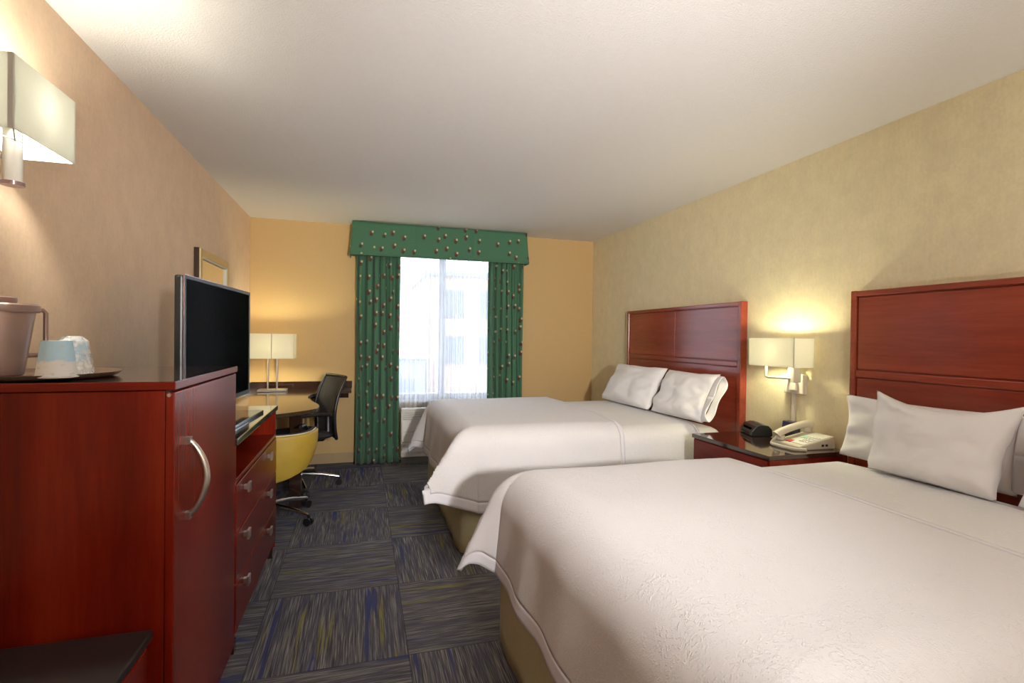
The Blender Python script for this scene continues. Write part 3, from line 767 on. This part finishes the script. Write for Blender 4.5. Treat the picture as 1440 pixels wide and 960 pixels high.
# bed nearest the camera
pillow((2.385, 1.665, .706), Lr(181), Lr(-10), .74, .31, .12, 'white pillow standing behind the front one on the nearest bed', 2.2, hem=.05)
pillow((2.205, 1.50, .717), Lr(179), Lr(-15), .57, .36, .17, 'white pillow leaning in front on the nearest bed', 6.4, corner=.09, sag=.045, taper=.13)
pillow((2.19, .885, .724), Lr(180), Lr(-20), .60, .36, .17, 'white pillow cut off by the right picture edge on the nearest bed', 8.8)

# ------------------------------------------------------------------ nightstand
ns = thing('nightstand', 'dark-topped cherry nightstand between the two beds', 'nightstand', (2.28, 2.44, 0))
nx0, ny0, ny1, nz = 2.02, 2.125, 2.765, .690
MB().box(nx0 + .012, R - .006, ny0 + .008, ny1 - .008, .06, nz - .024).build('body', M['wood_h'], ns, bevel=.003, world=True)
MB().box(nx0, R - .004, ny0, ny1, nz - .024, nz).build('top', M['wood_dark'], ns, bevel=.003, world=True)
d = MB().box(nx0, nx0 + .012, ny0 + .02, ny1 - .02, .44, nz - .03).build('drawer', M['wood_h'], ns, bevel=.003, world=True)
MB().box(nx0 - .022, nx0, 2.425, 2.465, .53, .57).build('drawer_knob', M['nickel'], d, bevel=.003, world=True)
MB().box(nx0, nx0 + .012, ny0 + .02, ny1 - .02, .09, .43).build('door', M['wood_h'], ns, bevel=.003, world=True)
MB().box(nx0 + .04, R - .02, ny0 + .03, ny1 - .03, 0, .06).build('plinth', M['wood_dark'], ns, world=True)

# telephone
ph = thing('telephone', 'cream desk telephone with coiled cord on the nightstand', 'telephone', (2.405, 2.285, nz), Lr(-4))
MB().hexa([(-.115, -.10, 0), (.12, -.10, 0), (.12, .10, 0), (-.115, .10, 0), (-.115, -.10, .022), (.12, -.10, .072), (.12, .10, .072), (-.115, .10, .022)]).build('phone_body', M['phone'], ph, bevel=.008)
def slope_z(x): return .022 + (x + .115) / .235 * .05
def slab(x0, x1, y0, y1, h):
    return MB().hexa([(x0, y0, slope_z(x0) - .001), (x1, y0, slope_z(x1) - .001), (x1, y1, slope_z(x1) - .001), (x0, y1, slope_z(x0) - .001),
                      (x0, y0, slope_z(x0) + h), (x1, y0, slope_z(x1) + h), (x1, y1, slope_z(x1) + h), (x0, y1, slope_z(x0) + h)])
slab(-.08, .105, -.092, .025, .002).build('face_plate', M['phone_key'], ph)
slab(.0, .03, -.02, .02, .004).build('green_label', M['green_lab'], ph)['label'] = 'mint green label'
slab(-.085, -.055, .0, .035, .004).build('message_light', M['red_lab'], ph)['label'] = 'red message light'
for i in range(4):
    for j in range(3):
        slab(-.05 + i * .024, -.034 + i * .024, -.085 + j * .022, -.070 + j * .022, .006).build('key', M['phone_key'], ph, bevel=.001)
hsn = catmull([(-.115, .072, .052), (-.085, .072, .072), (.0, .072, .098), (.08, .072, .112), (.115, .072, .106)], 5)
hsb = MB().tube(hsn, [.020 + .008 * abs(2 * i / (len(hsn) - 1) - 1) ** 2 for i in range(len(hsn))], 12)
hs = hsb.build('handset', M['phone'], ph, smooth=70)
MB().lathe([(.022, .030), (.026, .040), (.026, .054)], 20, (-.09, .072)).build('mouthpiece', M['phone'], hs, smooth=True)
MB().lathe([(.022, .068), (.026, .078), (.026, .096)], 20, (.095, .072)).build('earpiece', M['phone'], hs, smooth=True)
cc = []
base = catmull([(-.112, .075, .04), (-.150, .07, .012), (-.158, .02, .010), (-.150, -.05, .010), (-.135, -.10, .010), (-.09, -.122, .010)], 10)
for i in range(len(base) * 8):
    f = i / 8; k = min(int(f), len(base) - 2); g = f - k if f < len(base) - 1 else 1
    p = Vector(base[k]).lerp(Vector(base[k + 1]), g); a = i * .9
    cc.append(p + Vector((math.cos(a) * .007, math.cos(a) * .003, math.sin(a) * .007)))
MB().tube(cc, .0028, 6).build('coiled_cord', M['phone'], ph, smooth=True)
for y in (.0, .022):
    MB().box(.1195, .122, y - .008, y + .008, .02, .034).build('socket', M['black'], ph)
for x in (.03, .055):
    MB().box(x, x + .014, -.102, -.0995, .018, .030).build('side_socket', M['black'], ph)

# clock radio
ck = thing('clock_radio', 'black clock radio on the nightstand beside the window bed headboard', 'clock', (2.415, 2.655, nz + .001), Lr(-20))
prof = [(-.065, .006), (-.060, .0), (.06, .0), (.065, .01), (.062, .045), (.04, .066), (.0, .072), (-.035, .062), (-.060, .030)]
MB().prism_y(prof, -.092, .092).build('clock_body', M['black'], ck, bevel=.006)
MB().hexa([(-.0635, -.06, .016), (-.0600, -.06, .012), (-.0600, .06, .012), (-.0635, .06, .016), (-.050, -.06, .049), (-.046, -.06, .047), (-.046, .06, .047), (-.050, .06, .049)]).build('display', M['screen'], ck)
for k in range(4):
    MB().lathe([(.010, .066), (.010, .074), (.008, .076)], 14, (.004, -.06 + .036 * k)).build('button', M['grey_pl'], ck, smooth=True)
MB().tube([(-.01, .088, .036), (-.01, .098, .036)], .017, 18).build('dial', M['chrome'], ck, smooth=True)

# small navy plug box
pb = thing('plug_box', 'small navy plug box at the foot of the sconce cord cover', 'box', (2.49, 2.455, nz), Lr(8))
MB().hexa([(-.035, -.045, 0), (.03, -.045, 0), (.03, .045, 0), (-.035, .045, 0), (-.02, -.042, .112), (.03, -.042, .112), (.03, .042, .112), (-.02, .042, .112)]).build('box_body', M['navy'], pb, bevel=.005)
MB().hexa([(-.0355, -.03, .012), (-.033, -.03, .012), (-.033, .03, .012), (-.0355, .03, .012), (-.0245, -.03, .076), (-.022, -.03, .076), (-.022, .03, .076), (-.0245, .03, .076)]).build('face_plate', M['black'], pb)
for yy in (-.014, .014):
    MB().box(-.0335, -.027, yy - .006, yy + .006, .035, .055).build('socket', M['navy'], pb)

# ------------------------------------------------------------------ tray, ice bucket, cups on the cabinet
CT = 1.1612
TC = (-.835, 1.715)
tr = MB().lathe([(.150, CT + .0008), (.168, CT + .006), (.178, CT + .016), (.172, CT + .016), (.160, CT + .008), (.02, CT + .007)], 48, TC, .93, 1.02).build('serving_tray', M['tray'], smooth=50)
tag(tr, 'brown oval serving tray on top of the tall cabinet', 'tray')
TT = CT + .0085
ib = thing('ice_bucket', 'rose-tinted steel ice bucket with lid and side handle on the tray', 'ice bucket', (-.915, 1.650, TT))
bk = MB().lathe([(.050, 0), (.056, .004), (.078, .165), (.078, .168)], 40).build('bucket_body', M['bucket'], ib, smooth=True)
ld = MB().lathe([(.086, .168), (.088, .172), (.088, .186), (.084, .190), (.02, .192)], 40).build('lid', M['bucket'], ib, smooth=True)
MB().lathe([(.040, .192), (.042, .196), (.042, .206), (.036, .209)], 28).build('lid_knob', M['bucket'], ld, smooth=True)
ha = Lr(62)
hx, hy = math.cos(ha), math.sin(ha)
MB().tube([(hx * .086, hy * .086, .178), (hx * .112, hy * .112, .178), (hx * .120, hy * .120, .170), (hx * .120, hy * .120, .060), (hx * .112, hy * .112, .052), (hx * .062, hy * .062, .052)], .006, 10).build('side_handle', M['bucket'], ib, smooth=True)
def cup(x, y, label, rot):
    c = thing('paper_cup', label, 'cup', (x, y, TT), rot, 'wrapped paper cups on the tray')
    def fn(u, v):
        a = 2 * PI * u; r = .043 + (.031 - .043) * v
        return (r * math.cos(a), r * math.sin(a), .095 * v)
    m = MB().grid(41, 8, fn, lambda u, v: (u, v))
    m.add([(.031 * math.cos(2 * PI * k / 40), .031 * math.sin(2 * PI * k / 40), .0945) for k in range(40)], [tuple(range(40))], [(.5, .9)] * 40)
    m.build('cup_body', M['cup'], c, smooth=True)
    MB().tube([(.0435 * math.cos(2 * PI * k / 40), .0435 * math.sin(2 * PI * k / 40), .0025) for k in range(40)], .0024, 6, True).build('cup_rim', M['white_pl'], c, smooth=True)
    return c
cup(-.755, 1.592, 'blue and white paper cup upside down on tray, nearer the camera', .3)
c2 = cup(-.768, 1.695, 'blue and white paper cup in clear wrapper on tray, nearer the wall mirror', 2.0)
def wrapf(u, v):
    a = 2 * PI * u; r = .046 + .005 * noise.noise(Vector((math.cos(a) * 3, math.sin(a) * 3, v * 4))) - .012 * v
    if v > .85: r *= 1 - (v - .85) * 3
    return (r * math.cos(a), r * math.sin(a), .002 + .105 * v)
MB().grid(49, 16, wrapf).build('clear_wrapper', M['wrap'], c2, smooth=20)

# ------------------------------------------------------------------ chairs
def star_base(ch, angs, r, rot, z=.0):
    for a in angs:
        a -= rot; ca, sa = math.cos(a), math.sin(a)
        lg = MB().tube([(ca * .03, sa * .03, .115), (ca * r * .6, sa * r * .6, .098), (ca * r, sa * r, .070)], [.022, .017, .013], 10).build('base_leg', M['chrome'], ch, smooth=60)
        w = MB()
        for d_ in (-.014, .014):
            c0 = Vector((ca * r, sa * r, .0275)); ax = Vector((-sa, ca, 0))
            w.tube([c0 + ax * (d_ - .009), c0 + ax * (d_ + .009)], .027, 18)
        w.tube([(ca * r, sa * r, .03), (ca * r, sa * r, .068)], .010, 8)
        w.build('caster', M['black'], lg, smooth=40)
    MB().tube([(0, 0, .085), (0, 0, .25), (0, 0, .251), (0, 0, .40)], [.030, .028, .018, .018], 16).build('gas_column', M['black'], ch, smooth=40)

# mesh task chair
rot = Lr(206)
mc = thing('mesh_task_chair', 'black mesh-back task chair at the right end of the corner desk', 'chair', (-.515, 4.60, 0), rot)
star_base(mc, [Lr(x) for x in (-72, 0, 72, 144, 216)], .34, rot)
def seatf(sgn):
    def fn(u, v):
        a, b_ = 2 * u - 1, 2 * v - 1
        t_ = max(0, (1 - abs(a) ** 5) * (1 - abs(b_) ** 5)) ** .4
        return (a * .235 + .02 - .01 * b_ * b_, b_ * .24 * (1 - .05 * a * a), .445 + sgn * .035 * t_ - .025 * max(0, a) ** 3)
    return fn
m = MB(); m.grid(24, 24, seatf(1)); m.grid(24, 24, seatf(-1)); m.build('seat', M['softblack'], mc, smooth=70)
MB().box(-.10, .10, -.08, .08, .385, .415).build('seat_mechanism', M['black'], mc, bevel=.006)
bp = catmull([(-.255, .41), (-.240, .50), (-.235, .62), (-.245, .70), (-.275, .80), (-.335, .925)], 6)
def backf(u, v):
    k = v * (len(bp) - 1); i = min(int(k), len(bp) - 2); f = k - i
    x = bp[i][0] * (1 - f) + bp[i + 1][0] * f; z = bp[i][1] * (1 - f) + bp[i + 1][1] * f
    y = (2 * u - 1) * (.205 + .012 * math.sin(PI * v))
    return (x - .035 * (1 - (2 * u - 1) ** 2), y, z)
MB().grid(20, 30, backf, lambda u, v: (u * .42, v * .52)).build('back_mesh', M['mesh'], mc, solid=.004, solid_off=0, smooth=80)
fp = [backf(0, k / 24) for k in range(25)] + [backf(k / 12, 1) for k in range(1, 12)] + [backf(1, 1 - k / 24) for k in range(25)] + [backf(1 - k / 12, 0) for k in range(1, 12)]
MB().tube(fp, .013, 8, True).build('back_frame', M['black'], mc, smooth=60)
MB().tube([(-.08, 0, .40), (-.22, 0, .39), (-.285, 0, .44), (-.278, 0, .60)], .016, 8, flat=2.0).build('back_support', M['black'], mc, smooth=60)
for sy in (1, -1):
    ar = MB().tube([(-.05, sy * .15, .40), (-.05, sy * .27, .405), (-.05, sy * .29, .44), (-.05, sy * .29, .625)], .013, 8, flat=1.6).build('arm_post', M['chrome'], mc, smooth=60)
    MB().tube([(-.17, sy * .29, .632), (-.10, sy * .29, .640), (.08, sy * .29, .640), (.13, sy * .285, .628)], .017, 10, flat=.8).build('arm_pad', M['black'], ar, smooth=60)
MB().tube([(.05, .08, .40), (.05, .20, .405)], .006, 8).build('height_lever', M['chrome'], mc, smooth=True)

# yellow chair
yc = thing('yellow_swivel_chair', 'yellow upholstered swivel chair tucked under the corner desk by the dresser', 'chair', (-.625, 3.82, 0), 0)
star_base(yc, [Lr(-29 + 72 * k) for k in range(5)], .335, 0)
def shell(u, v):
    a = Lr(-178 + 176 * u); s_ = abs(2 * u - 1)
    zb_ = .315 + .14 * s_ ** 1.3; zt_ = .635 - .012 * (1 - s_ ** 2) + .0 * s_
    r = .275 + .03 * v + .012 * math.sin(PI * v)
    sq = lambda c: math.copysign(abs(c) ** .68, c)
    return (r * 1.0 * sq(math.cos(a)), r * .80 * sq(math.sin(a)), zb_ + (zt_ - zb_) * v)
sb = MB().grid(60, 14, shell, lambda u, v: (u, v)).build('back_shell', M['yellow'], yc, solid=.035, solid_off=1, smooth=60, bevel=.008)
MB().tube([tuple(Vector(shell(u / 60, 1)) * 1.0 + Vector((0, 0, .007))) for u in range(61)], .007, 8).build('top_piping', M['softblack'], sb, smooth=True)
MB().tube([tuple(Vector(shell(u / 60, 1)) + Vector((.018 * math.cos(Lr(-178 + 176 * u / 60)), .018 * math.sin(Lr(-178 + 176 * u / 60)), .004))) for u in range(61)], .004, 6).build('white_piping', M['piping'], sb, smooth=True)
m = MB(); m.lathe([(.16, .365), (.215, .375), (.232, .41), (.225, .445), (.18, .462), (.02, .466)], 40, (0, .02), 1.0, 1.0)
m.build('seat', M['softblack'], yc, smooth=70)
MB().box(-.11, .11, -.11, .11, .345, .366).build('seat_plate', M['black'], yc, bevel=.004)
for sx in (1, -1):
    MB().tube([(sx * .20, .05, .40), (sx * .255, .055, .50), (sx * .262, .05, .62), (sx * .25, -.02, .655), (sx * .235, -.12, .66)], .012, 8).build('arm', M['black'], yc, smooth=True)

# ------------------------------------------------------------------ world, camera, colour management
w = bpy.data.worlds.new('sky'); scn.world = w; w.use_nodes = True
nt = w.node_tree; nt.nodes.clear()
bg = nt.nodes.new('ShaderNodeBackground'); ow = nt.nodes.new('ShaderNodeOutputWorld')
tc = nt.nodes.new('ShaderNodeTexCoord'); sp = nt.nodes.new('ShaderNodeSeparateXYZ'); rp = nt.nodes.new('ShaderNodeValToRGB')
nt.links.new(tc.outputs['Generated'], sp.inputs[0]); nt.links.new(sp.outputs[2], rp.inputs[0])
rp.color_ramp.elements[0].position = .0; rp.color_ramp.elements[0].color = (.30, .32, .36, 1)
rp.color_ramp.elements[1].position = .75; rp.color_ramp.elements[1].color = (1.55, 1.72, 2.0, 1)
nt.links.new(rp.outputs[0], bg.inputs[0]); bg.inputs[1].default_value = E_SKY
nt.links.new(bg.outputs[0], ow.inputs[0])
po = bpy.data.lights.new('window_portal', 'AREA'); po.shape = 'RECTANGLE'; po.size = WX1 - WX0; po.size_y = WZ1 - WZ0; po.cycles.is_portal = True
poo = bpy.data.objects.new('window_portal', po); COL.objects.link(poo); poo.location = ((WX0 + WX1) / 2, D + .17, (WZ0 + WZ1) / 2); poo.rotation_euler = (Lr(-90), 0, 0)

cam = bpy.data.cameras.new('camera'); co = bpy.data.objects.new('camera', cam); COL.objects.link(co)
yaw, pitch, roll, f = Lr(16.50585), Lr(-.53508), Lr(-.73577), 714.03
F = Vector((math.sin(yaw) * math.cos(pitch), math.cos(yaw) * math.cos(pitch), math.sin(pitch)))
r0 = Vector((math.cos(yaw), -math.sin(yaw), 0)); d0 = -r0.cross(F)
rr_ = r0 * math.cos(roll) + d0 * math.sin(roll); dd = -r0 * math.sin(roll) + d0 * math.cos(roll)
mt = Matrix((( rr_.x, -dd.x, -F.x, 0), (rr_.y, -dd.y, -F.y, 0), (rr_.z, -dd.z, -F.z, CAMZ), (0, 0, 0, 1)))
co.matrix_world = mt
cam.sensor_width = 36; cam.lens = f / 1440 * 36; cam.clip_start = .02
scn.camera = co
scn.view_settings.view_transform = 'Standard'; scn.view_settings.look = 'None'
scn.view_settings.gamma = 1; scn.view_settings.use_curve_mapping = False
scn.view_settings.exposure = EXPO
scn.cycles.max_bounces = 10; scn.cycles.diffuse_bounces = 6; scn.cycles.transparent_max_bounces = 12
scn.cycles.sample_clamp_indirect = 6
